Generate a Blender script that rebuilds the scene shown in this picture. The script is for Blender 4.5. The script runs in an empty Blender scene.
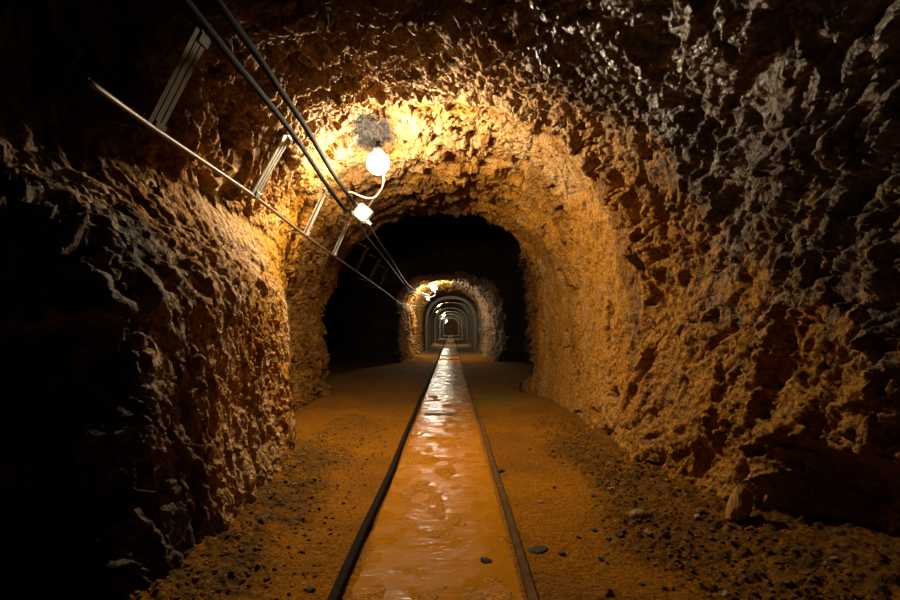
import bpy, bmesh, math, random
import numpy as np
from mathutils import Vector, Matrix

random.seed(7)
RNG = np.random.default_rng(11)
scene = bpy.context.scene
C = scene.collection
F, CX, HY, CAMZ = 520.0, 451.0, 328.0, 0.86     # focal length in px of a 900x600 frame, vanishing point, eye height

def at(px, py, y):
    """point at depth y that a pixel of the photograph looks at"""
    return Vector(((px - CX) * y / F, y, CAMZ + (HY - py) * y / F))

# ------------------------------------------------------------------ noise
def _hash(ix, iy, iz, k):
    h = (ix.astype(np.int64) * 374761393 + iy.astype(np.int64) * 668265263 + iz.astype(np.int64) * 2147483647 + k * 1274126177) & 0xFFFFFFFF
    h = ((h ^ (h >> 13)) * 1274126177) & 0xFFFFFFFF
    h = ((h ^ (h >> 16)) * 2246822519) & 0xFFFFFFFF
    h = h ^ (h >> 15)
    return (h & 0xFFFFFF).astype(np.float32) / np.float32(0xFFFFFF)

def vnoise(P, seed=0):
    """smooth value noise, -1..1"""
    i = np.floor(P).astype(np.int64); f = (P - i).astype(np.float32)
    u = f * f * f * (f * (f * 6 - 15) + 10)
    out = 0
    for dx in (0, 1):
        wx = u[:, 0] if dx else 1 - u[:, 0]
        for dy in (0, 1):
            wy = u[:, 1] if dy else 1 - u[:, 1]
            for dz in (0, 1):
                wz = u[:, 2] if dz else 1 - u[:, 2]
                out = out + wx * wy * wz * _hash(i[:, 0] + dx, i[:, 1] + dy, i[:, 2] + dz, seed)
    return out * 2 - 1

def fbm(P, octv=4, seed=0, gain=.5):
    s = 0; a = 1.0; t = 0
    for k in range(octv):
        s = s + a * vnoise(P * (2.03 ** k) + 17.3 * k, seed + k); t += a; a *= gain
    return s / t

def facets(P, seed=0, tilt=1.0):
    """broken-rock noise: every Voronoi cell is a tilted plane of its own height; returns height and distance to the cell's edge"""
    i = np.floor(P).astype(np.int64); n = len(P)
    f1 = np.full(n, 9., np.float32); f2 = np.full(n, 9., np.float32); hh = np.zeros(n, np.float32)
    for dx in (-1, 0, 1):
        for dy in (-1, 0, 1):
            for dz in (-1, 0, 1):
                cx, cy, cz = i[:, 0] + dx, i[:, 1] + dy, i[:, 2] + dz
                vx = (P[:, 0] - cx - _hash(cx, cy, cz, seed)).astype(np.float32)
                vy = (P[:, 1] - cy - _hash(cx, cy, cz, seed + 1)).astype(np.float32)
                vz = (P[:, 2] - cz - _hash(cx, cy, cz, seed + 2)).astype(np.float32)
                d = vx * vx + vy * vy + vz * vz
                near = d < f1
                f2 = np.where(near, f1, np.minimum(f2, d))
                if near.any():
                    k = np.where(near)[0]
                    a, b, c = cx[k], cy[k], cz[k]
                    hh[k] = .5 * (_hash(a, b, c, seed + 3) - .5) + 1.25 * tilt * ((_hash(a, b, c, seed + 4) - .5) * vx[k] + (_hash(a, b, c, seed + 5) - .5) * vy[k] + (_hash(a, b, c, seed + 6) - .5) * vz[k])
                f1 = np.where(near, d, f1)
    return hh * 2, np.sqrt(f2) - np.sqrt(f1)

def sstep(a, b, x):
    t = np.clip((x - a) / (b - a), 0, 1); return t * t * (3 - 2 * t)

# ------------------------------------------------------------------ tunnel shape
def curve(pts):
    xs = np.array([p[0] for p in pts], float); ys = np.array([p[1] for p in pts], float)
    def f(y):
        y = np.asarray(y, float)
        k = np.clip(np.searchsorted(xs, y) - 1, 0, len(xs) - 2)
        t = np.clip((y - xs[k]) / (xs[k + 1] - xs[k]), 0, 1); t = t * t * (3 - 2 * t) * .6 + t * .4
        return ys[k] + (ys[k + 1] - ys[k]) * t
    return f

W_RIGHT = curve([(-3, 1.5), (1.1, 1.38), (1.7, 1.30), (2.2, 1.24), (2.75, 1.17), (3.3, 1.12), (4.5, 1.15), (5.6, 1.13), (6.3, 1.08), (6.8, 1.02), (7.15, 1.3), (8, 1.9), (10.6, 2.0), (11.3, 1.75), (11.8, 1.2), (12.6, 1.06), (15, 1.04), (17, 1.0), (80, 1.0)])
W_LEFT_LOW = curve([(-3, 1.5), (1.0, 1.4), (1.3, 1.2), (1.5, 1.02), (1.7, .96), (2.05, .94), (2.6, .985), (3.2, 1.06), (3.6, 1.13), (3.8, 1.2), (4.15, 1.46), (4.8, 1.52), (5.6, 1.5), (6.2, 1.47), (6.6, 2.0), (7.5, 2.9), (10.6, 2.9), (11.2, 2.0), (11.7, 1.25), (12.3, 1.12), (15, 1.12), (17, 1.0), (80, 1.0)])
W_LEFT_HIGH = curve([(-3, 1.7), (1.5, 1.7), (1.9, 1.55), (2.3, 1.34), (2.7, 1.26), (3, 1.26), (4, 1.32), (5, 1.36), (6.2, 1.42), (6.6, 1.9), (7.5, 2.8), (10.6, 2.8), (11.2, 2.0), (11.7, 1.36), (12.5, 1.2), (15, 1.14), (17, 1.0), (80, 1.0)])
TOP = curve([(-3, 2.4), (1.2, 2.16), (1.8, 2.10), (2.2, 2.12), (2.6, 2.19), (3.0, 2.28), (3.6, 2.38), (4.3, 2.35), (5.2, 2.28), (6.1, 2.25), (6.7, 2.36), (7.3, 2.9), (8, 3.2), (10.6, 3.1), (11.3, 2.6), (11.8, 2.1), (12.4, 2.04), (13.5, 2.16), (15, 2.2), (17, 2.12), (80, 2.12)])
HC = 0.95

def profile(Y, S):
    """Y depth, S 0..1 from the right foot over the crown to the left foot"""
    low = 0.19
    th = np.clip((S - low) / (1 - 2 * low), 0, 1) * math.pi
    c, s = np.cos(th), np.sin(th)
    up = np.abs(s) ** .84
    x_r = W_RIGHT(Y) * np.abs(c) ** .84
    zz = HC + (TOP(Y) - HC) * up
    wl = W_LEFT_LOW(Y) + (W_LEFT_HIGH(Y) - W_LEFT_LOW(Y)) * sstep(.95, 1.65, zz)
    x_l = -wl * np.abs(c) ** .84
    X = np.where(c >= 0, x_r, x_l)
    zr = np.where(S < low, HC - (low - S) / low * (HC + .2), np.where(S > 1 - low, HC - (S - 1 + low) / low * (HC + .2), zz))
    # walls splay a little at the foot
    foot = sstep(.55, -.05, zr)
    X = X + np.sign(X) * foot * -.07
    return X, zr

def depth_rows():
    segs = [(-2.5, 1.0, .06), (1.0, 1.5, .016), (1.5, 4.2, .0085), (4.2, 7.2, .016), (7.2, 12.8, .045), (12.8, 18, .05), (18, 30, .25), (30, 64, .6)]
    r = []
    for a, b, d in segs:
        r += list(np.arange(a, b - d * .5, d))
    r.append(64.0)
    return np.array(r)

NS = 760
ROWS = depth_rows()
SV = np.linspace(0, 1, NS)
Yg, Sg = np.meshgrid(ROWS, SV, indexing='ij')
Xg, Zg = profile(Yg, Sg)
NR = len(ROWS)
P0 = np.stack([Xg, Yg, Zg], -1)
def grid_normals(G):
    du = np.gradient(G, axis=0); dv = np.gradient(G, axis=1)
    n = np.cross(du, dv); n /= np.linalg.norm(n, axis=-1, keepdims=True) + 1e-9
    return n
N0 = grid_normals(P0)
# make them point into the tunnel
ctr = np.stack([np.zeros_like(Xg), Yg, np.full_like(Xg, 1.0)], -1)
sgn = np.sign(((ctr - P0) * N0).sum(-1, keepdims=True)); sgn[sgn == 0] = 1
N0 = N0 * sgn
P = P0.reshape(-1, 3); N = N0.reshape(-1, 3)
x, y, z = P[:, 0], P[:, 1], P[:, 2]

near = sstep(3.35, 2.7, y - .25 * (x > 0) * sstep(.2, 1, x) + .15 * vnoise(P * 2.1, 90))
smooth_zone = sstep(2.9, 3.4, y) * sstep(7.0, 6.4, y)
lined = sstep(17.5, 19, y)
left_low = (x < 0) * sstep(4.0, 3.5, y)
rough = np.clip(.42 + .75 * near + .55 * left_low, 0, 1.05)
rough = np.where(y > 6.6, .95 - .4 * sstep(11.3, 12, y), rough) * (1 - .85 * lined)
left_calm = (x < -.3) * sstep(1.5, 1.75, y) * sstep(4.2, 3.6, y) * sstep(1.9, 1.4, z)
roof_calm = sstep(1.9, 2.3, z) * sstep(4, 3.4, y)
right_calm = (x > .3) * sstep(1.2, 1.7, y) * sstep(6.8, 6.4, y) * (1 - .12 * sstep(1.2, 1.7, z))
big = rough * (1 - np.maximum.reduce([.86 * left_calm, .78 * roof_calm, .80 * right_calm]))
patch = sstep(-.25, .35, fbm(P * np.array([1.6, 2.2, 1.6]) + 11, 3, 95))          # smooth sheared faces among broken rock
rough = rough * (1 - .35 * np.maximum(left_calm, right_calm)) * (1 - .62 * patch * right_calm - .35 * patch * left_calm)
flat_low = (x > .3) * sstep(1.6, 1.1, z) * sstep(1.75, 2.1, y)
rough = rough * (1 - .30 * flat_low)
right_near = near * (x > .3)

warp = np.stack([fbm(P * 2.3, 3, 21), fbm(P * 2.3, 3, 31), fbm(P * 2.3, 3, 41)], -1)
Q = P + .085 * warp
# dipping beds: the blocks are stretched along a slanting direction
ax = np.array([.25, -.62, .74]); ax /= np.linalg.norm(ax)
along = (Q @ ax)[:, None] * ax
Qs = Q - .52 * along
f_big, e_big = facets(Qs * 2.6, 100, 1.2)
f_mid, e_mid = facets(Qs * 7.0 + 5, 120, 1.5)
f_sml, e_sml = facets(Qs * 17.0 + 9, 140, 1.6)
f_fin, e_fin = facets(Q * 38.0 + 3, 160, 1.4)
lowf = fbm(P * .9, 3, 60)
sheared = smooth_zone * (x > .2) * sstep(-.35, .25, fbm(P * np.array([2., 1.6, 2.]) + 31, 3, 98))
d = .11 * lowf * (.3 + .7 * big)
d += big * (.085 * f_big - .045 * np.exp(-(e_big / .07) ** 2))
d += (.22 * rough + .78 * big) * (.046 * f_mid - .026 * np.exp(-(e_mid / .08) ** 2))
d += (rough * .8 + .12) * (1 - .6 * sheared) * (.0270 * f_sml - .020 * np.exp(-(e_sml / .09) ** 2))
d += (rough * .7 + .2) * (1 - .7 * sheared) * (.0135 * f_fin - .008 * np.exp(-(e_fin / .1) ** 2))
d += .012 * fbm(P * 9, 3, 70) * (1 - lined)
# cross ridges in the roof behind the lamp
ridge_zone = sstep(4.1, 4.6, y) * sstep(6.9, 6.4, y) * sstep(1.5, 1.9, z)
d += ridge_zone * .055 * (1 - 2 * np.abs(vnoise(Q * np.array([1.3, 4.6, 2.2]) + 2, 96)))
# shear bands that run obliquely up the right wall
band = 1 - 2 * np.abs(vnoise(np.stack([Q[:, 0] * 1.5, (Q[:, 1] * .75 - Q[:, 2] * .9) * 1.4 + 3, (Q[:, 1] * .75 + Q[:, 2] * .9) * 6.5], -1), 97))
d += (x > .2) * near * .022 * band
# undercut at the foot of the right wall
d -= (x > 0) * .34 * sstep(.46 + .10 * lowf, .34, z) * sstep(1.25, 1.45, y) * sstep(2.12, 1.9, y + .1 * lowf)
# pits and pockets
pit = vnoise(Qs * 4.1 + 3, 77)
d -= big * .13 * sstep(.38, .75, pit)
pit3 = vnoise(Q * np.array([9., 11., 3.6]) + 4, 79)
d -= near * .04 * np.where(x > .3, 1, .9 * left_calm) * sstep(.42, .62, pit3)
pit2 = vnoise(Qs * 9.5 + 8, 78)
d -= (rough * .9 + .1) * (1 - lined) * .06 * sstep(.36, .75, pit2)
# the broken rib of rock that crosses the right shoulder in front of the lamp chamber
rib = np.exp(-((y - (3.05 + .22 * (z - 1.6))) / .13) ** 2) * (x > -.1) * sstep(.9, 1.3, z) * sstep(-.1, .35, x)
d += rib * (.060 + .07 * f_mid - .05 * np.exp(-(e_mid / .12) ** 2))
d -= smooth_zone * (x > .1) * (.09 * sstep(.50, .66, vnoise(Q * np.array([5., 4.2, 5.]) + 61, 99)) + .045 * np.exp(-(vnoise(Q * np.array([2.6, 2.2, 2.4]) + 71, 101) / .022) ** 2) * sstep(0, .3, vnoise(P * 3.3 + 5, 102)))
d *= 1 - .42 * left_calm - .25 * roof_calm
upper_right = (x > .5) * near * sstep(1.3, 1.7, z)
d *= 1 - .22 * upper_right
PD = P + N * d[:, None]
# keep the rock clear of the cable brackets along the left shoulder
a0 = np.array([-1.13, .72 + CAMZ]); b0 = np.array([-.84, 1.10 + CAMZ]); t0 = (b0 - a0) / np.linalg.norm(b0 - a0); n0 = np.array([-t0[1], t0[0]])
if n0[0] > 0: n0 = -n0
rel = PD[:, [0, 2]] - a0; ta = rel @ t0; na = rel @ n0
zone = sstep(-.22, -.04, ta) * sstep(.75, .46, ta) * (PD[:, 0] < -.3) * sstep(1.0, 1.4, y) * sstep(16.5, 15.5, y) * (PD[:, 2] > 1.2)
mgn = .075 + .25 * sstep(2.35, 1.9, y) + .03 * f_sml + .04 * f_mid
push = np.maximum(mgn - na, 0) * .9 * zone
PD[:, 0] += n0[0] * push; PD[:, 2] += n0[1] * push
# bare rock stained darker in patches on the right wall
# clear the lamp
lampc = np.array([-.505, 3.62, 2.0])
dv = PD - lampc; dl = np.linalg.norm(dv, axis=1)
inside = np.maximum(.235 - dl, 0) * (dl < .235)
PD += dv / (dl[:, None] + 1e-6) * inside[:, None]

# rock colour: ochre clay-stained rock, pale limestone patches, dark grey wet ore
cn = fbm(P * 2.2 + 4, 4, 200); cf = fbm(Q * 9, 3, 210); cg = fbm(Qs * 26, 2, 220)
ochre = np.array([.40, .178, .018]); pale = np.array([.46, .285, .13]); brown = np.array([.15, .066, .014]); ore = np.array([.15, .122, .098]); shade_black = np.array([.02, .017, .015]); lining = np.array([.20, .15, .095])
def mixc(c, k, w): return c * (1 - w[:, None]) + np.asarray(k) * w[:, None]
col = np.tile(ochre, (len(P), 1))
col = mixc(col, pale, np.clip(.28 + .5 * sstep(1.7, 2.1, z) * sstep(5, 4, y) + .9 * cn + .5 * cf, 0, 1) * np.clip(.12 + .45 * near * (1 - .85 * (x > .3) * sstep(1.7, 1.1, z)) + .8 * sstep(1.5, 2.1, z) * sstep(5.5, 4.3, y), 0, 1))
col = mixc(col, brown, np.clip(sstep(.1, .55, cf * .8 + cg * .5) * .6 + .18 * near * (x > 0), 0, .8))
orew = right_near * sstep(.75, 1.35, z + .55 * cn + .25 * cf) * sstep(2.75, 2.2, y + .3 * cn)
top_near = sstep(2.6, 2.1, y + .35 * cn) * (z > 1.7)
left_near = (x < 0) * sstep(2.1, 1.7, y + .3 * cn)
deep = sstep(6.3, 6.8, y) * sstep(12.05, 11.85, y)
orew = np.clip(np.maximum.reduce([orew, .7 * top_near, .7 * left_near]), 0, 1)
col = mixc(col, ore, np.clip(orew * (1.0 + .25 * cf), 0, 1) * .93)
shade_left = sstep(1.35, 1.65, z + .25 * cn) * sstep(-.35, -.75, x) * sstep(2.3, 2.0, y + .3 * cn) + left_near * .8  # mask of the shaded left recess, whose shade is painted in
col = mixc(col, shade_black, np.clip(np.maximum(deep * .95, .85 * shade_left), 0, 1))  # unlit chamber and left recess: shade put into the rock colour
streak = fbm(P * np.array([4., 4., .9]) + 51, 4, 240)
col = mixc(col, [.20, .080, .010], .8 * smooth_zone * sstep(.08, .45, streak + .2 * cf))
col = mixc(col, [.40, .25, .11], .5 * smooth_zone * sstep(.15, .5, -streak + .2 * cf))
stain = sstep(.12, .5, fbm(P * np.array([3., 3., 1.1]) + 21, 4, 230) + .25 * cf)
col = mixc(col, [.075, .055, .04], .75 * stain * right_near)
col = mixc(col, [.07, .04, .02], .8 * sstep(4.6, 5.6, y + .5 * cn + .25 * cf) * sstep(6.9, 6.5, y) * sstep(1.75, 2.05, z) * sstep(.45, -.1, x))  # roof painted darker where the lamp's light fades
col = mixc(col, brown, np.clip(.75 * sstep(3.9, 4.7, y + .35 * cn + .2 * cf) * sstep(6.9, 6.5, y) * sstep(-.35, -.9, x), 0, 1))  # left niche wall browned, the lamp's falloff put into its colour
col = mixc(col, pale, .75 * left_calm * sstep(-.2, .5, cn + .4 * cf))
shadow_paint = np.exp(-(((x + .585 + .05 * cn) / .19) ** 2 + ((y - 3.76 + .08 * cn) / .46) ** 2) ** 1.7) * (z > 1.8)      # lamp fitting's soft shadow, painted on the roof over the bulb
col = mixc(col, [.006, .0062, .0068], np.clip(shadow_paint * 1.25 * (1 + .15 * cf), 0, 1) * .985)
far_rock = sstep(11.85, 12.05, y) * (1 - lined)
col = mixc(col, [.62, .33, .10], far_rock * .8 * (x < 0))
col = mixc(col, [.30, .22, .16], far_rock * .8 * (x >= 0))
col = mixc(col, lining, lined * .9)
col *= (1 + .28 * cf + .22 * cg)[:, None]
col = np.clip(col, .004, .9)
wet = np.clip(.05 + .8 * right_near * sstep(1.3, 1.8, z + .4 * cn) * sstep(2.7, 2.2, y) + .12 * cf, 0, 1) * (1 - shadow_paint)

# ------------------------------------------------------------------ helpers for objects
def principled(name):
    m = bpy.data.materials.new(name); m.use_nodes = True
    nt = m.node_tree; b = nt.nodes['Principled BSDF']
    return m, nt, b

def add_bump(nt, b, scale, strength, dist, detail=4, stretch=None, kind='noise'):
    tc = nt.nodes.new('ShaderNodeTexCoord'); mp = nt.nodes.new('ShaderNodeMapping')
    if stretch: mp.inputs['Scale'].default_value = stretch
    nt.links.new(tc.outputs['Object'], mp.inputs['Vector'])
    if kind == 'noise':
        t = nt.nodes.new('ShaderNodeTexNoise'); t.inputs['Scale'].default_value = scale; t.inputs['Detail'].default_value = detail
        out = t.outputs['Fac']
    else:
        t = nt.nodes.new('ShaderNodeTexVoronoi'); t.inputs['Scale'].default_value = scale; out = t.outputs['Distance']
    nt.links.new(mp.outputs['Vector'], t.inputs['Vector'])
    bp = nt.nodes.new('ShaderNodeBump'); bp.inputs['Strength'].default_value = strength; bp.inputs['Distance'].default_value = dist
    nt.links.new(out, bp.inputs['Height'])
    prev = b.inputs['Normal'].links
    if prev: nt.links.new(prev[0].from_socket, bp.inputs['Normal'])
    nt.links.new(bp.outputs['Normal'], b.inputs['Normal'])
    return t, mp

def ground_material(name, bump_scale, bump_dist, dry, wetr, spec, wspec):
    m, nt, b = principled(name)
    a = nt.nodes.new('ShaderNodeAttribute'); a.attribute_name = 'rock_colour'
    tc = nt.nodes.new('ShaderNodeTexCoord')
    n = nt.nodes.new('ShaderNodeTexNoise'); n.inputs['Scale'].default_value = bump_scale; n.inputs['Detail'].default_value = 6
    nt.links.new(tc.outputs['Object'], n.inputs['Vector'])
    mr = nt.nodes.new('ShaderNodeMapRange'); mr.inputs['From Min'].default_value = .3; mr.inputs['From Max'].default_value = .7
    mr.inputs['To Min'].default_value = .42; mr.inputs['To Max'].default_value = 1.5
    nt.links.new(n.outputs['Fac'], mr.inputs['Value'])
    mx = nt.nodes.new('ShaderNodeMix'); mx.data_type = 'RGBA'; mx.blend_type = 'MULTIPLY'; mx.inputs['Factor'].default_value = 1
    nt.links.new(a.outputs['Color'], mx.inputs[6]); nt.links.new(mr.outputs['Result'], mx.inputs[7])
    nt.links.new(mx.outputs[2], b.inputs['Base Color'])
    w = nt.nodes.new('ShaderNodeAttribute'); w.attribute_name = 'wetness'
    r = nt.nodes.new('ShaderNodeMapRange'); r.inputs['To Min'].default_value = dry; r.inputs['To Max'].default_value = wetr
    nt.links.new(w.outputs['Fac'], r.inputs['Value']); nt.links.new(r.outputs['Result'], b.inputs['Roughness'])
    r2 = nt.nodes.new('ShaderNodeMapRange'); r2.inputs['To Min'].default_value = spec; r2.inputs['To Max'].default_value = wspec
    nt.links.new(w.outputs['Fac'], r2.inputs['Value']); nt.links.new(r2.outputs['Result'], b.inputs['Specular IOR Level'])
    add_bump(nt, b, bump_scale, .9, bump_dist, 8); add_bump(nt, b, bump_scale * .35, .6, bump_dist * 1.6, 3, kind='voronoi')
    return m
ROCK = ground_material('tunnel_rock', 60, .019, .8, .24, .12, .75)
DIRT = ground_material('trodden_dirt', 95, .007, .9, .5, .03, .12)

def simple(name, colour, rough=.5, metal=0., bump=None, var=.25, vscale=25, emission=None, strength=0):
    m, nt, b = principled(name)
    if rough > .8: b.inputs['Specular IOR Level'].default_value = .12
    tc = nt.nodes.new('ShaderNodeTexCoord'); n = nt.nodes.new('ShaderNodeTexNoise'); n.inputs['Scale'].default_value = vscale; n.inputs['Detail'].default_value = 5
    nt.links.new(tc.outputs['Object'], n.inputs['Vector'])
    cr = nt.nodes.new('ShaderNodeValToRGB')
    cr.color_ramp.elements[0].position = .3; cr.color_ramp.elements[1].position = .7
    cr.color_ramp.elements[0].color = (*[c * (1 - var) for c in colour], 1); cr.color_ramp.elements[1].color = (*[min(1, c * (1 + var)) for c in colour], 1)
    nt.links.new(n.outputs['Fac'], cr.inputs['Fac']); nt.links.new(cr.outputs['Color'], b.inputs['Base Color'])
    b.inputs['Roughness'].default_value = rough; b.inputs['Metallic'].default_value = metal
    if bump: add_bump(nt, b, bump[0], bump[1], bump[2])
    if emission:
        b.inputs['Emission Color'].default_value = (*emission, 1); b.inputs['Emission Strength'].default_value = strength
    return m

def tag(o, label=None, cat=None, group=None, kind=None):
    if label: o['label'] = label
    if cat: o['category'] = cat
    if group: o['group'] = group
    if kind: o['kind'] = kind
    return o

def grid_object(name, G, cols, wets, mat, kind='structure', flip=False):
    nr, nc = G.shape[:2]
    me = bpy.data.meshes.new(name)
    idx = np.arange(nr * nc).reshape(nr, nc)
    q = np.stack([idx[:-1, :-1], idx[1:, :-1], idx[1:, 1:], idx[:-1, 1:]], -1).reshape(-1, 4)
    if flip: q = q[:, ::-1]
    me.vertices.add(nr * nc); me.vertices.foreach_set('co', G.reshape(-1).astype(np.float32))
    me.loops.add(q.size); me.loops.foreach_set('vertex_index', q.reshape(-1).astype(np.int32))
    me.polygons.add(len(q)); me.polygons.foreach_set('loop_start', (np.arange(len(q)) * 4).astype(np.int32))
    try: me.polygons.foreach_set('loop_total', np.full(len(q), 4, np.int32))
    except Exception: pass
    me.update(calc_edges=True)
    ca = me.attributes.new('rock_colour', 'FLOAT_COLOR', 'POINT')
    ca.data.foreach_set('color', np.concatenate([cols.reshape(-1, 3), np.ones((nr * nc, 1))], 1).reshape(-1).astype(np.float32))
    wa = me.attributes.new('wetness', 'FLOAT', 'POINT'); wa.data.foreach_set('value', wets.reshape(-1).astype(np.float32))
    me.materials.append(mat)
    o = bpy.data.objects.new(name, me); C.objects.link(o)
    if kind: o['kind'] = kind
    return o

# the rock shell, cut into right wall, roof and left wall (they share their edge vertices' places)
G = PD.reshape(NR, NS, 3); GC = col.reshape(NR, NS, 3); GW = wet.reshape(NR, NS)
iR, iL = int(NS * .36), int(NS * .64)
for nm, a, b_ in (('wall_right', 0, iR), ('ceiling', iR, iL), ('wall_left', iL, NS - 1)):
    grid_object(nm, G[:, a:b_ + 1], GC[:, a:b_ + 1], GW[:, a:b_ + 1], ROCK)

# far end of the drive
er = G[-1]
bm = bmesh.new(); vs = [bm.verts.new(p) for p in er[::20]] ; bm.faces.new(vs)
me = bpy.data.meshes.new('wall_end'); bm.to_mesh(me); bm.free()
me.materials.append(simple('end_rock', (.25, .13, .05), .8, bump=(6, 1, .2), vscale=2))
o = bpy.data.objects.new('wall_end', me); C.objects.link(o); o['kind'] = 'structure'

# ------------------------------------------------------------------ floor
RAIL_L, RAIL_R = -.352, .254
WATER = .006
def floor_height(fx, fy):
    q = np.stack([fx, fy, np.zeros_like(fx)], -1)
    track = sstep(.30, .24, np.abs(fx - (RAIL_L + RAIL_R) / 2))
    h = .02 * fbm(q * 1.3, 3, 300) + .012 * fbm(q * 5, 3, 310)
    right = sstep(.42, 1.15, fx) ; left = sstep(-.48, -1.0, fx)
    h = h + .07 * sstep(.8, 1.3, fx) + .05 * right * (1 - .5 * sstep(3, 6, fy)) + .07 * left + .012
    h = h * (1 - track) + track * (-.003 + .008 * sstep(2.7, 2.1, fy) + .014 * sstep(1.3, 2.4, fy) * 0 + .020 * fbm(q * np.array([5., 2.6, 1.]), 3, 320) + .012 * fbm(q * np.array([13., 8., 1.]), 2, 330))
    for (ix, iy, rx, ry, a) in ((.04, 4.34, .075, .10, .022), (-.03, 4.02, .13, .055, .022), (-.16, 3.36, .06, .10, .020), (-.04, 3.08, .05, .07, .018), (-.15, 4.05, .05, .06, .014)):
        h = h + a * np.exp(-((fx - ix) / rx) ** 2 - ((fy - iy) / ry) ** 2)
    return h, track, right, left

xs = np.unique(np.concatenate([np.arange(-4, -1.7, .08), np.arange(-1.7, 1.7, .0075), np.arange(1.7, 4.01, .08)]))
ys = np.concatenate([np.arange(-2.5, 1.2, .05), np.arange(1.2, 3.2, .007), np.arange(3.2, 6, .013), np.arange(6, 12, .035), np.arange(12, 20, .07), np.arange(20, 64.2, .35)])
FY, FX = np.meshgrid(ys, xs, indexing='ij')
fx, fy = FX.reshape(-1), FY.reshape(-1)
h, track, right, left = floor_height(fx, fy)
q3 = np.stack([fx, fy, np.zeros_like(fx)], -1)
qw = q3 + .03 * np.stack([vnoise(q3 * 9, 341), vnoise(q3 * 9, 342), 0 * fx], -1)
g1, ge1 = facets(qw * 22, 350, 1.2); g2, ge2 = facets(qw * 50, 360, 1.2)
grav = np.clip(sstep(.52, .85, fx + .12 * fbm(q3 * 3, 2, 370)) * sstep(4.6, 3.2, fy) + .75 * sstep(-.55, -.75, fx + .1 * fbm(q3 * 3, 2, 371)) * sstep(4.2, 3.0, fy), 0, 1)
h = h + (1 - track) * ((.10 + .9 * grav) * (.020 * np.clip(ge1, 0, .6) * (g1 + .6) + .009 * np.clip(ge2, 0, .6) * (g2 + .5)) + .006 * grav * g1)
cn2 = fbm(q3 * 2.5, 4, 380); cf2 = fbm(q3 * 14, 3, 390)
fc = np.tile(np.array([.31, .120, .003]), (len(fx), 1))
fc = mixc(fc, [.18, .068, .004], np.clip(.35 + .8 * cn2 + .3 * cf2, 0, 1) * (1 - .6 * track))
fc = mixc(fc, [.085, .042, .010], np.clip(grav * 1.2 + .5 * sstep(.75, 1.1, fx) + .35 * sstep(-.6, -.9, fx), 0, 1) * np.clip(.65 + .6 * cf2 + .25 * g1, 0, 1))
fc = mixc(fc, [.40, .20, .05], track * sstep(.3, .7, cf2 + .3 * cn2) * .2)
fc = mixc(fc, [.13, .15, .03], np.exp(-((fx - .55) / .28) ** 2 - ((fy - 6.1) / .7) ** 2) * .55)
fc = mixc(fc, [.30, .20, .10], sstep(14, 18, fy) * .6)
fc = np.clip(fc * (1 + .25 * cf2)[:, None], .005, .9)
fw = np.clip(.1 + .55 * track + .2 * cn2, 0, 1)
fc = mixc(fc, [.50, .190, .004], track * .8)
FLOOR_G = np.stack([fx, fy, h], -1).reshape(len(ys), len(xs), 3)
grid_object('floor', FLOOR_G, fc, fw, DIRT, flip=True)
from bisect import bisect_left
def ground(px_, py_):
    i = min(max(bisect_left(list(ys), py_), 0), len(ys) - 1); j = min(max(bisect_left(list(xs), px_), 0), len(xs) - 1)
    return float(FLOOR_G[i, j, 2])

# muddy water between the rails
WATER_M, nt, b = principled('muddy_water')
b.inputs['Base Color'].default_value = (.48, .182, .004, 1); b.inputs['Roughness'].default_value = .10; b.inputs['IOR'].default_value = 1.33; b.inputs['Specular IOR Level'].default_value = .12
add_bump(nt, b, 6, .5, .03, 6, (.8, 1.2, 1)); add_bump(nt, b, 34, .4, .008, 4, (.6, 1, 1))
tc = nt.nodes.new('ShaderNodeTexCoord'); n_ = nt.nodes.new('ShaderNodeTexNoise'); n_.inputs['Scale'].default_value = 7; n_.inputs['Detail'].default_value = 6
nt.links.new(tc.outputs['Object'], n_.inputs['Vector'])
mr = nt.nodes.new('ShaderNodeMapRange'); mr.inputs['From Min'].default_value = .35; mr.inputs['From Max'].default_value = .7; mr.inputs['To Min'].default_value = .09; mr.inputs['To Max'].default_value = .55
nt.links.new(n_.outputs['Fac'], mr.inputs['Value']); nt.links.new(mr.outputs['Result'], b.inputs['Roughness'])
wx = np.linspace(RAIL_L + .028, RAIL_R - .028, 40); wy = np.concatenate([np.arange(-1, 6, .03), np.arange(6, 22, .1)])
WY, WX = np.meshgrid(wy, wx, indexing='ij')
WZ = WATER + .0012 * fbm(np.stack([WX.ravel() * 6, WY.ravel() * 5, 0 * WX.ravel()], -1), 2, 400).reshape(WX.shape)
pud = grid_object('puddle', np.stack([WX, WY, WZ], -1), np.full((WX.size, 3), .3), np.ones(WX.size), WATER_M, kind=None, flip=True)
for p_ in pud.data.polygons: p_.use_smooth = True
tag(pud, 'long shallow puddle of orange muddy water between the two rails', 'puddle')

# ------------------------------------------------------------------ mesh makers
def link(name, bm, mat, parent=None, smooth=False):
    me = bpy.data.meshes.new(name); bm.normal_update(); bm.to_mesh(me); bm.free()
    me.materials.append(mat)
    if smooth:
        for p in me.polygons: p.use_smooth = True
    o = bpy.data.objects.new(name, me); C.objects.link(o)
    if parent: o.parent = parent
    return o

def empty(name, loc=(0, 0, 0)):
    o = bpy.data.objects.new(name, None); o.location = loc; o.empty_display_size = .1; C.objects.link(o); return o

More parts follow.
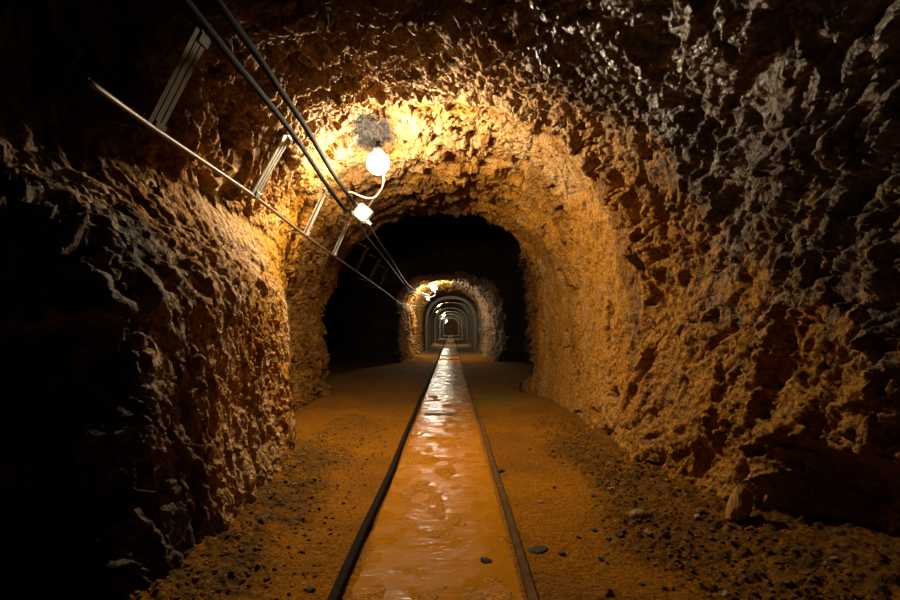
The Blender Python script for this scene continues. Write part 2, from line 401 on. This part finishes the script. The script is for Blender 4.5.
def catmull(pts, per=8):
    pts = [Vector(p) for p in pts]; out = []
    e = [pts[0] * 2 - pts[1]] + pts + [pts[-1] * 2 - pts[-2]]
    for i in range(1, len(e) - 2):
        p0, p1, p2, p3 = e[i - 1:i + 3]
        for k in range(per):
            t = k / per
            out.append(.5 * ((2 * p1) + (p2 - p0) * t + (2 * p0 - 5 * p1 + 4 * p2 - p3) * t * t + (3 * p1 - p0 - 3 * p2 + p3) * t ** 3))
    out.append(pts[-1]); return out

def tube(bm, pts, r, seg=10):
    pts = [Vector(p) for p in pts]; rings = []; up = Vector((0, 0, 1))
    for i, p in enumerate(pts):
        t = (pts[min(i + 1, len(pts) - 1)] - pts[max(i - 1, 0)]).normalized()
        a = t.cross(up)
        if a.length < 1e-3: a = t.cross(Vector((1, 0, 0)))
        a.normalize(); c = a.cross(t).normalized()
        rr = r(i / (len(pts) - 1)) if callable(r) else r
        rings.append([bm.verts.new(p + (a * math.cos(k * 2 * math.pi / seg) + c * math.sin(k * 2 * math.pi / seg)) * rr) for k in range(seg)])
    for A, B in zip(rings, rings[1:]):
        for k in range(seg): bm.faces.new((A[k], A[(k + 1) % seg], B[(k + 1) % seg], B[k]))
    bm.faces.new(rings[0]); bm.faces.new(rings[-1][::-1])

def bar(bm, p0, p1, w, h, up, bevel=.0015):
    """rectangular bar from p0 to p1, w wide across, h thick along up"""
    p0, p1 = Vector(p0), Vector(p1); t = (p1 - p0).normalized(); up = Vector(up); s = t.cross(up).normalized(); u = s.cross(t).normalized()
    vs = []
    for p in (p0, p1):
        vs.append([bm.verts.new(p + s * w / 2 * a + u * h / 2 * b_) for a, b_ in ((-1, -1), (1, -1), (1, 1), (-1, 1))])
    fs = [bm.faces.new(vs[0][::-1]), bm.faces.new(vs[1])]
    for k in range(4): fs.append(bm.faces.new((vs[0][k], vs[0][(k + 1) % 4], vs[1][(k + 1) % 4], vs[1][k])))
    if bevel: bmesh.ops.bevel(bm, geom=list({e for f in fs for e in f.edges}), offset=bevel, segments=1, affect='EDGES')

def lathe(bm, prof, seg=28):
    rings = []
    for r, zz in prof:
        rings.append([bm.verts.new((r * math.cos(k * 2 * math.pi / seg), r * math.sin(k * 2 * math.pi / seg), zz)) for k in range(seg)])
    for A, B in zip(rings, rings[1:]):
        for k in range(seg): bm.faces.new((A[k], A[(k + 1) % seg], B[(k + 1) % seg], B[k]))
    bm.faces.new(rings[0][::-1]); bm.faces.new(rings[-1])

RUST = simple('rusty_rail_steel', (.12, .058, .014), .85, .0, (60, .6, .004), .4, 14)
RAILDARK = simple('dark_rail_steel', (.012, .008, .006), .9, .0, (60, .6, .004), .4, 14)
GALV = simple('galvanised_strut', (.55, .50, .42), .42, .65, (80, .25, .001), .15, 30)
BROWNG = simple('rust_stained_strut', (.085, .055, .027), .85, .0, (80, .25, .001), .2, 30)  # darker copy of the galvanised strut, dim lighting put into its colour
CABLE = simple('black_cable_sheath', (.005, .004, .0035), .9, 0, (120, .2, .001), .3, 40)
PIPE = simple('steel_conduit', (.15, .10, .06), .5, .3, (60, .3, .001), .2, 18)
GREYC = simple('grey_cable_sheath', (.20, .17, .14), .6, 0, None, .2, 18)
ALU = simple('cast_aluminium', (.46, .45, .43), .38, .15, (70, .3, .001), .12, 30)
DARKP = simple('black_gland_plastic', (.025, .022, .02), .45, 0, None, .2)
ENAMEL = simple('dark_lamp_socket', (.012, .012, .013), .9, 0, None, .2)
FLEX = simple('white_flex', (.78, .72, .6), .45, 0, None, .05)
WOOD = simple('wet_old_timber', (.055, .032, .016), .55, 0, (30, .7, .004), .4, 12)
STEELP = simple('pale_steel_arch', (.30, .235, .15), .5, .1, (25, .4, .003), .2, 9)

# ------------------------------------------------------------------ rails and sleepers
def rail(xc, name, mat, label):
    hw, foot = .0145, .034
    prof = [(-foot, -.022), (-foot, -.016), (-.006, -.008), (-.006, .022), (-hw, .028), (-hw, .046), (-hw + .004, .050), (hw - .004, .050), (hw, .046), (hw, .028), (.006, .022), (.006, -.008), (foot, -.016), (foot, -.022)]
    bm = bmesh.new(); prev = None
    yy = list(np.arange(-2.4, 12, .2)) + list(np.arange(12, 63, 1.5))
    for i, y0 in enumerate(yy):
        dx = .004 * math.sin(y0 * 1.3 + xc * 9) + .003 * math.sin(y0 * 3.1 + xc * 4); dz = .002 * math.sin(y0 * 2.2 + xc * 3)
        ring = [bm.verts.new((xc + dx + a, y0, b_ + dz)) for a, b_ in prof]
        if prev:
            for k in range(len(prof)): bm.faces.new((prev[k], prev[(k + 1) % len(prof)], ring[(k + 1) % len(prof)], ring[k]))
        else: bm.faces.new(ring[::-1])
        prev = ring
    bm.faces.new(prev)
    return tag(link(name, bm, mat), label, 'rail', 'the two rails of the mine track')
rail(RAIL_L, 'rail', RAILDARK, 'dark worn steel rail along the left edge of the puddle')
rail(RAIL_R, 'rail', RUST, 'rusty brown steel rail along the right edge of the puddle')

def sleeper(yc, top, label, xc=-.049, half=.25):
    bm = bmesh.new()
    bar(bm, (xc - half, yc, top - .05), (xc + half, yc, top - .05), .11, .10, (0, 0, 1), .008)
    bmesh.ops.subdivide_edges(bm, edges=bm.edges[:], cuts=2, use_grid_fill=True)
    for v in bm.verts: v.co += Vector((random.uniform(-1, 1), random.uniform(-1, 1), random.uniform(-1, .2))) * .005
    return tag(link('railway_sleeper', bm, WOOD), label, 'sleeper', 'sleepers showing through the puddle')
sleeper(5.14, .014, 'dark wet timber sleeper breaking the water beyond the mud islands', -.10, .165)
sleeper(4.12, .006, 'dark wet timber sleeper awash among the mud islands in the puddle', -.02, .13)
sleeper(14.1, .03, 'dark timber sleeper across the track below the second lamp')
sleeper(15.9, .03, 'dark timber sleeper across the track just before the first pale arch')

# ------------------------------------------------------------------ conduit, cables and brackets on the left shoulder
def rk(ratio_pts): return ratio_pts
con_pts = [at(86, 80, 1.60), at(100, 90, 1.65), at(157, 130.5, 2.0), at(255, 197, 2.95), at(306, 236, 4.0), at(334, 256, 4.95), at(363, 276, 6.6), at(384, 291, 8.7), at(400, 303, 11.2), at(408, 305, 12.6), at(416, 306, 14.2), (-.92, 16.5, 1.5), (-.93, 18.8, 1.5)]
bm = bmesh.new(); tube(bm, catmull(con_pts, 6), .0105, 8)
tag(link('conduit', bm, PIPE, smooth=True), 'thin steel conduit along the lower ends of the brackets', 'conduit')
ca_pts = [(-.87, .7, 1.93), (-.87, 1.3, 1.925), at(196, 14, 1.75), at(233, 60, 2.05), at(258, 90, 2.32), at(295, 137, 2.9), at(326, 184, 3.85), at(343, 207.5, 4.36), at(350, 211.5, 4.46)]
cb_pts = [(-.76, .7, 1.94), (-.76, 1.3, 1.935), at(222, 8, 1.72), at(253, 50, 1.98), at(280, 90, 2.3), at(308, 131, 2.78), at(334, 175, 3.6), at(355, 204, 4.38)]
ca2 = [at(357, 219, 4.62), at(368, 238, 6), at(385, 259, 7.6), at(398, 276, 10), at(408, 289, 12.2), at(414, 293, 13.2), at(427, 297, 15.25)]
cb2 = [at(364, 216, 4.62), at(377, 238, 6), at(393, 262, 7.6), at(403, 278, 10), at(410.5, 287, 12.2), at(417, 291, 13.2), at(429, 295.5, 15.25)]
for pts, lab in ((ca_pts, 'lower left of two black cables running into the near junction box'), (cb_pts, 'upper right of two black cables running into the near junction box')):
    bm = bmesh.new(); tube(bm, catmull(pts, 8), .0145, 10); tag(link('cable', bm, CABLE, smooth=True), lab, 'cable', 'cables along the left shoulder')
for pts, lab in ((ca2, 'lower of two cables bending across the dark chamber towards the second lamp'), (cb2, 'upper of two cables bending across the dark chamber towards the second lamp')):
    bm = bmesh.new(); tube(bm, catmull(pts, 8), .013, 8); tag(link('cable', bm, GREYC, smooth=True), lab, 'cable', 'cables along the left shoulder')

def bracket(lo, hi, label, wd=.045, mat=None):
    mat = mat or GALV
    """slotted strut: two flanges with a gap, a web behind them, clamps and a stand-off pin into the wall"""
    lo, hi = Vector(lo), Vector(hi)
    root = empty('cable_bracket', lo)
    tag(root, label, 'bracket', 'strut brackets carrying the cables')
    d_ = hi - lo; t = d_.normalized(); side = Vector((0, 1, 0)); out = t.cross(side).normalized()      # out = away from the wall or into it
    if out.x < 0: out = -out
    for s in (-1, 1):
        bm = bmesh.new(); bar(bm, side * s * wd * .29 - t * .02, d_ + side * s * wd * .29 + t * .02, wd * .41, .005, out); link('flange', bm, mat, root)
    bm = bmesh.new(); bar(bm, -out * .022 - t * .02, d_ - out * .022 + t * .02, wd, .004, out)
    link('web', bm, mat, root)
    bm = bmesh.new(); bar(bm, -t * .012 + out * .006, t * .022 + out * .006, wd + .003, .014, out); link('clamp', bm, mat, root)
    bm = bmesh.new(); bar(bm, d_ - t * .025 + out * .006, d_ + t * .012 + out * .006, wd + .003, .014, out); link('clamp', bm, mat, root)
    bm = bmesh.new(); tube(bm, [Vector((0, 0, -.01)), Vector((-.20, 0, .035))], .007, 8); link('wall_pin', bm, PIPE, root)
    bm = bmesh.new(); tube(bm, [d_ - out * .02, d_ - out * .18], .007, 8); link('wall_pin', bm, PIPE, root)
bracket(at(157, 128, 2.0), at(203, 38, 2.0), 'broad brown strut bracket with a dark slot, uppermost on the left shoulder', .066, BROWNG)
bracket(at(256, 195, 2.95), at(288, 139, 2.95), 'two-flanged strut bracket second from the photo top, over rough rock', .052)
bracket(at(307, 234, 4.0), at(327, 191, 4.0), 'pale strut bracket third along the conduit, lit against orange rock')
bracket(at(335, 254, 4.95), at(349, 224, 4.95), 'pale strut bracket just below the near junction box')
bracket(at(357, 271, 6.2), at(368, 248, 6.2), 'dim strut bracket first beyond the near junction box', .045, BROWNG)
bracket(at(370, 280.5, 7.4), at(380, 259.5, 7.4), 'dim strut bracket second beyond the near junction box', .045, BROWNG)
bracket(at(380, 288, 8.6), at(388, 269, 8.6), 'dim strut bracket third beyond the near junction box', .045, BROWNG)

# ------------------------------------------------------------------ junction boxes
def junction_box(loc, label, size=.15, detailed=True):
    root = empty('junction_box', loc); tag(root, label, 'junction box', 'junction boxes by the lamps')
    root.rotation_euler = (math.radians(12), math.radians(38), math.radians(8)); root.scale = (size / .15,) * 3
    bm = bmesh.new(); bar(bm, (-.065, 0, 0), (.065, 0, 0), .10, .134, (0, 0, 1), .014); link('body', bm, ALU, root)
    bm = bmesh.new(); bar(bm, (-.062, -.056, 0), (.062, -.056, 0), .018, .112, (0, 0, 1), .006); lid = link('lid', bm, ALU, root)
    for sx in (-1, 1):
        for sz in (-1, 1):
            bm = bmesh.new(); tube(bm, [(sx * .050, -.062, sz * .044), (sx * .050, -.069, sz * .044)], .006, 8); link('screw', bm, DARKP, lid)
    for z0 in (-.048, .030):
        bm = bmesh.new(); tube(bm, [(-.06, 0, z0), (-.078, 0, z0), (-.079, 0, z0), (-.105, 0, z0)], lambda k: .021 if k < .5 else .015, 10); link('cable_gland', bm, DARKP, root)
    bm = bmesh.new(); tube(bm, [(.06, -.01, -.03), (.082, -.01, -.03), (.083, -.01, -.03), (.108, -.01, -.03)], lambda k: .020 if k < .5 else .013, 10); link('cable_gland', bm, ALU, root)
    bm = bmesh.new(); tube(bm, [(0, .04, 0), (-.02, .06, .25)], .008, 8); link('hanger_rod', bm, PIPE, root)
junction_box(at(363, 213.5, 4.5), 'silver metal junction box hanging where the two black cables end', .155)

# ------------------------------------------------------------------ lamps
def glow(name, colour, strength):
    m, nt, b = principled(name)
    b.inputs['Base Color'].default_value = (.9, .9, .85, 1); b.inputs['Emission Color'].default_value = (*colour, 1); b.inputs['Emission Strength'].default_value = strength
    return m
LAMP_NEAR = glow('lamp_glass_near', (1, .83, .56), 700)
LAMP_FAR = glow('lamp_glass_far', (1, .93, .70), 450)
def lamp(loc, label, mat, cord):
    root = empty('bulb_lamp', loc); tag(root, label, 'lamp', 'lamps along the tunnel roof')
    prof = [(.078 * math.sin(a), -.078 * math.cos(a)) for a in [math.radians(v) for v in (6, 16, 28, 40, 52, 64, 76, 88, 100, 112, 124, 136, 148, 158)]]
    bm = bmesh.new(); lathe(bm, prof, 24); link('bulb', bm, mat, root, True)
    bm = bmesh.new(); lathe(bm, [(.026, .070), (.032, .074), (.032, .110), (.026, .120), (.014, .128), (.014, .150)], 28); link('socket', bm, ENAMEL, root, True)
    bm = bmesh.new(); tube(bm, [(0, 0, .14), (0, 0, .40)], .006, 8); link('hanger', bm, PIPE, root)
    if cord:
        bm = bmesh.new(); tube(bm, [Vector(p) - Vector(loc) for p in catmull(cord, 8)], .0065, 8); link('cord', bm, FLEX, root, True)
l1 = at(378, 163, 3.62)
lamp(l1, 'big round glowing bulb lamp under the near roof, on a white cord', LAMP_NEAR,
     [at(347, 192.5, 4.15), at(352, 192.5, 4.1), at(359, 195.5, 4.0), at(367, 198.3, 3.9), at(375, 197.5, 3.8), at(381, 191, 3.7), at(384, 183, 3.64), l1 + Vector((.035, 0, -.055))])
far = [(434, 288, 14.8), (440, 305.5, 25.5), (444, 315, 40), (446.5, 321, 58)]
names = ['second lamp along, glaring at the rock arch past the dark chamber', 'third lamp along, first one inside the pale arches', 'fourth lamp along, small and deep among the pale arches', 'farthest lamp, a tiny glowing dot at the tunnel end']
for (px, py, yy), lab in zip(far, names):
    c = at(px, py, yy)
    lamp(c, lab, LAMP_FAR, [c + Vector((-.28, .3, -.24)), c + Vector((-.15, .2, -.26)), c + Vector((.02, .06, -.2)), c + Vector((.02, 0, -.07))])
blab = ['small silver junction box just below the second lamp', 'small silver junction box just below the third lamp', 'tiny silver junction box just below the fourth lamp']
for (px, py, yy), lab in zip(far[:3], blab):
    c = at(px, py, yy) + Vector((-.20, .35, -.27)); junction_box(c, lab, .13)

# ------------------------------------------------------------------ pale arches of the lined drive
def arch(yc, label, group):
    root = empty('support_arch', (0, yc, 0)); tag(root, label, 'arch', group)
    w, top, r = .91, 2.0, .06
    for s in (-1, 1):
        bm = bmesh.new(); bar(bm, (s * w, 0, 0), (s * w, 0, HC + .05), .11, .10, (1, 0, 0), .006); link('leg', bm, STEELP, root)
    pts = []
    for k in range(25):
        th = math.pi * k / 24
        pts.append(Vector((w * math.copysign(abs(math.cos(th)) ** .84, math.cos(th)), 0, HC + .05 + (top - HC - .05) * math.sin(th) ** .84)))
    bm = bmesh.new(); prev = None
    for i, p in enumerate(pts):
        t = (pts[min(i + 1, 24)] - pts[max(i - 1, 0)]).normalized(); n = Vector((-t.z, 0, t.x))
        ring = [bm.verts.new(p + n * a + Vector((0, b_, 0))) for a, b_ in ((-.05, -.055), (.05, -.055), (.05, .055), (-.05, .055))]
        if prev:
            for k in range(4): bm.faces.new((prev[k], prev[(k + 1) % 4], ring[(k + 1) % 4], ring[k]))
        else: bm.faces.new(ring)
        prev = ring
    bm.faces.new(prev[::-1]); bmesh.ops.recalc_face_normals(bm, faces=bm.faces[:]); link('crown', bm, STEELP, root)
ords = ['first', 'second', 'third', 'fourth', 'fifth', 'sixth']
ya = [19.4, 21.9, 24.4, 29.6, 33.6, 38, 43, 48.5, 55, 61]
for i, yy in enumerate(ya):
    if i < 6: arch(yy, 'pale support arch, %s of the row beyond the second lamp' % ords[i], 'support arches of the far drive')
    else: arch(yy, 'pale support arch deep in the far drive, too small to tell apart', 'deepest support arches')

# ------------------------------------------------------------------ loose stones
def stone_mesh(seed, flat=.7):
    r = random.Random(seed); bm = bmesh.new(); bmesh.ops.create_icosphere(bm, subdivisions=3, radius=1)
    planes = [(Vector((r.gauss(0, 1), r.gauss(0, 1), r.gauss(0, 1))).normalized(), r.uniform(.55, .85)) for _ in range(14)]
    for v in bm.verts:
        for n, d0 in planes:
            k = v.co.dot(n) - d0
            if k > 0: v.co -= n * k
        v.co += v.co.normalized() * r.uniform(-.018, .018)
    for v in bm.verts: v.co = Vector((v.co.x * r.uniform(.99, 1.01), v.co.y * .8, v.co.z * flat))
    me = bpy.data.meshes.new('stone'); bm.to_mesh(me); bm.free(); return me
ST_PALE = simple('pale_stone', (.50, .33, .14), .75, 0, (25, .6, .05), .3, 3)
ST_BROWN = simple('brown_stone', (.22, .115, .04), .75, 0, (25, .6, .05), .3, 3)
ST_ORANGE = simple('orange_boulder', (.62, .31, .06), .8, 0, (25, .6, .05), .3, 3)
ST_DARK = simple('dark_stone', (.05, .032, .02), .6, 0, (25, .6, .05), .3, 3)
protos = {}
for mat in (ST_PALE, ST_BROWN, ST_DARK, ST_ORANGE):
    protos[mat.name] = []
    for k in range(5):
        me = stone_mesh(k * 3 + len(mat.name)); me.materials.append(mat); protos[mat.name].append(me)
def on_floor(px, py):
    yy = F * CAMZ / (py - HY)
    for _ in range(8):
        xx = (px - CX) * yy / F; yy = F * (CAMZ - ground(xx, yy)) / (py - HY)
    return (px - CX) * yy / F, yy
def stone(xx, yy, s, mat, k, rz, label, group=None, zs=1.0, sink=.25, name='stone', cat='stone', tilt=0.):
    o = bpy.data.objects.new(name, protos[mat.name][k % 5]); C.objects.link(o)
    o.location = (xx, yy, ground(xx, yy) + s * .7 * zs * (1 - 2 * sink) * .62); o.scale = (s, s, s * zs); o.rotation_euler = (tilt, tilt * .6, rz)
    return tag(o, label, cat, group)
big = [(638, 517, 15, ST_PALE, 1.1, 'pale fist-sized stone lying on the gravel right of the track'),
       (612, 491, 9, ST_PALE, .8, 'small pale stone lying behind the fist-sized one on the gravel'),
       (620, 536, 8, ST_BROWN, 1, 'brown stone at the gravel edge nearest the smooth path'),
       (648, 534, 8, ST_PALE, .9, 'small tan stone in the gravel in front of the fist-sized one'),
       (538, 550, 18, ST_DARK, .35, 'flat dark slab of stone close beside the right rail'),
       (563, 555, 8, ST_BROWN, 1, 'small round stone right of the flat dark slab'),
       (608, 594, 10, ST_BROWN, 1, 'stone lying on the smooth path at the bottom edge of the photo'),
       (485, 563, 12, ST_DARK, .3, 'thin dark stone chip lying in the puddle near the right rail'),
       (501, 472, 7, ST_DARK, .8, 'dark pebble just outside the right rail, farthest of the path'),
       (541, 502, 5, ST_PALE, .8, 'tiny pale pebble in the middle of the smooth right path'),
       (595, 531, 6, ST_DARK, .6, 'dark pebble at the edge between smooth path and gravel'),
       (727, 596, 10, ST_PALE, 1, 'tan stone in the dark gravel at the bottom right'),
       (700, 512, 9, ST_BROWN, .8, 'brown stone lying at the foot of the right wall'),
       (310, 590, 9, ST_BROWN, .8, 'brown stone beside the left rail at the bottom edge'),
       (262, 520, 10, ST_BROWN, .8, 'brown stone lying at the foot of the left wall')]
for i, (px, py, w, mat, zs, lab) in enumerate(big):
    xx, yy = on_floor(px, py); s = w * yy / F / 1.5
    o = stone(xx, yy, s, mat, i, i * 1.7, lab, 'single stones that stand out', zs)
    if 'puddle' in lab: o.location.z = WATER + .004
xx, yy = on_floor(735, 526)
o = stone(xx + .03, yy + .02, .055, ST_ORANGE, 2, .6, 'upright orange-tan boulder leaning at the foot of the right wall', 'single stones that stand out', 3.0, .2, 'boulder', 'boulder', .22)
o.scale.x *= .8

def near_wall(xx, yy):
    return xx > W_RIGHT(yy) - .08 or xx < -(W_LEFT_LOW(yy) - .08)
rs = random.Random(5)
def scatter(n, fxy, label, group):
    k = 0
    while k < n:
        xx, yy = fxy()
        if near_wall(xx, yy): continue
        s = rs.choice((.006, .008, .010, .012, .016)) * rs.uniform(.8, 1.25)
        mat = rs.choice((ST_BROWN, ST_BROWN, ST_BROWN, ST_DARK, ST_PALE))
        stone(xx, yy, s, mat, k, rs.uniform(0, 6.3), label, group, rs.uniform(.6, 1.1), .15, 'pebble', 'pebble'); k += 1
def right_xy():
    yy = 1.55 + 2.6 * rs.random() ** 1.3; return .50 + .85 * rs.random() ** .7, yy
def left_xy():
    yy = 1.6 + 2.4 * rs.random() ** 1.2; return -.45 - .6 * rs.random() ** .8, yy
scatter(140, right_xy, 'pebble loose among the gravel right of the track', 'pebbles right of the track')
def gravel(n, fxy, label):
    base = []
    for k in range(4):
        b0 = bmesh.new(); bmesh.ops.create_icosphere(b0, subdivisions=1, radius=1); r = random.Random(k)
        base.append(([v.co * r.uniform(.7, 1.1) for v in b0.verts], [[v.index for v in f.verts] for f in b0.faces])); b0.free()
    vv, ff = [], []; k = 0
    while k < n:
        xx, yy = fxy()
        if near_wall(xx, yy): continue
        s = .0032 + .0085 * rs.random() ** 2; m = Matrix.Rotation(rs.uniform(0, 6.3), 3, 'Z') @ Matrix.Rotation(rs.uniform(-.6, .6), 3, 'X'); zg = ground(xx, yy) + s * .25
        o0 = len(vv); co, fa = base[k % 4]
        for c in co: p = m @ Vector((c.x * 1.2, c.y, c.z * .7)); vv.append((xx + p.x * s, yy + p.y * s, zg + p.z * s))
        ff += [[a + o0 for a in f] for f in fa]; k += 1
    me = bpy.data.meshes.new('gravel'); me.from_pydata(vv, [], ff); me.materials.append(GRAVEL)
    o = bpy.data.objects.new('gravel', me); C.objects.link(o); tag(o, label, 'gravel', None, 'stuff')
def right_g():
    yy = 1.4 + 3.4 * rs.random() ** 1.2; return .78 + abs(rs.gauss(0, .28)) - .12 * rs.random() ** 2 + .05 * math.sin(yy * 5), yy
def left_g():
    yy = 1.5 + 3.2 * rs.random() ** 1.1; return min(-.98 + abs(rs.gauss(0, .22)), -.43 - .05 * rs.random()), yy
GRAVEL = simple('gravel_stone', (.17, .078, .010), .9, 0, None, .8, 60)
scatter(110, left_xy, 'pebble loose on the rough dirt left of the track', 'pebbles left of the track')

gravel(1500, right_g, 'fine brown gravel strewn along the foot of the right wall')
gravel(1100, left_g, 'fine brown gravel strewn along the foot of the left wall')

# ------------------------------------------------------------------ camera, world, view
cam = bpy.data.cameras.new('camera'); co = bpy.data.objects.new('camera', cam); C.objects.link(co)
co.location = (0, 0, CAMZ); co.rotation_euler = (math.radians(90), 0, 0)
cam.sensor_width = 36; cam.lens = F / 900 * 36; cam.shift_y = (HY - 300) / 900; cam.shift_x = -(CX - 450) / 900; cam.clip_start = .05; cam.clip_end = 200
scene.camera = co
w = bpy.data.worlds.new('mine_dark'); scene.world = w; w.use_nodes = True
w.node_tree.nodes['Background'].inputs['Color'].default_value = (0, 0, 0, 1); w.node_tree.nodes['Background'].inputs['Strength'].default_value = 0
vs = scene.view_settings
vs.view_transform = 'Standard'; vs.look = 'None'; vs.exposure = 0; vs.gamma = 1; vs.use_curve_mapping = False
scene.cycles.diffuse_bounces = 1; scene.cycles.glossy_bounces = 3; scene.cycles.max_bounces = 5
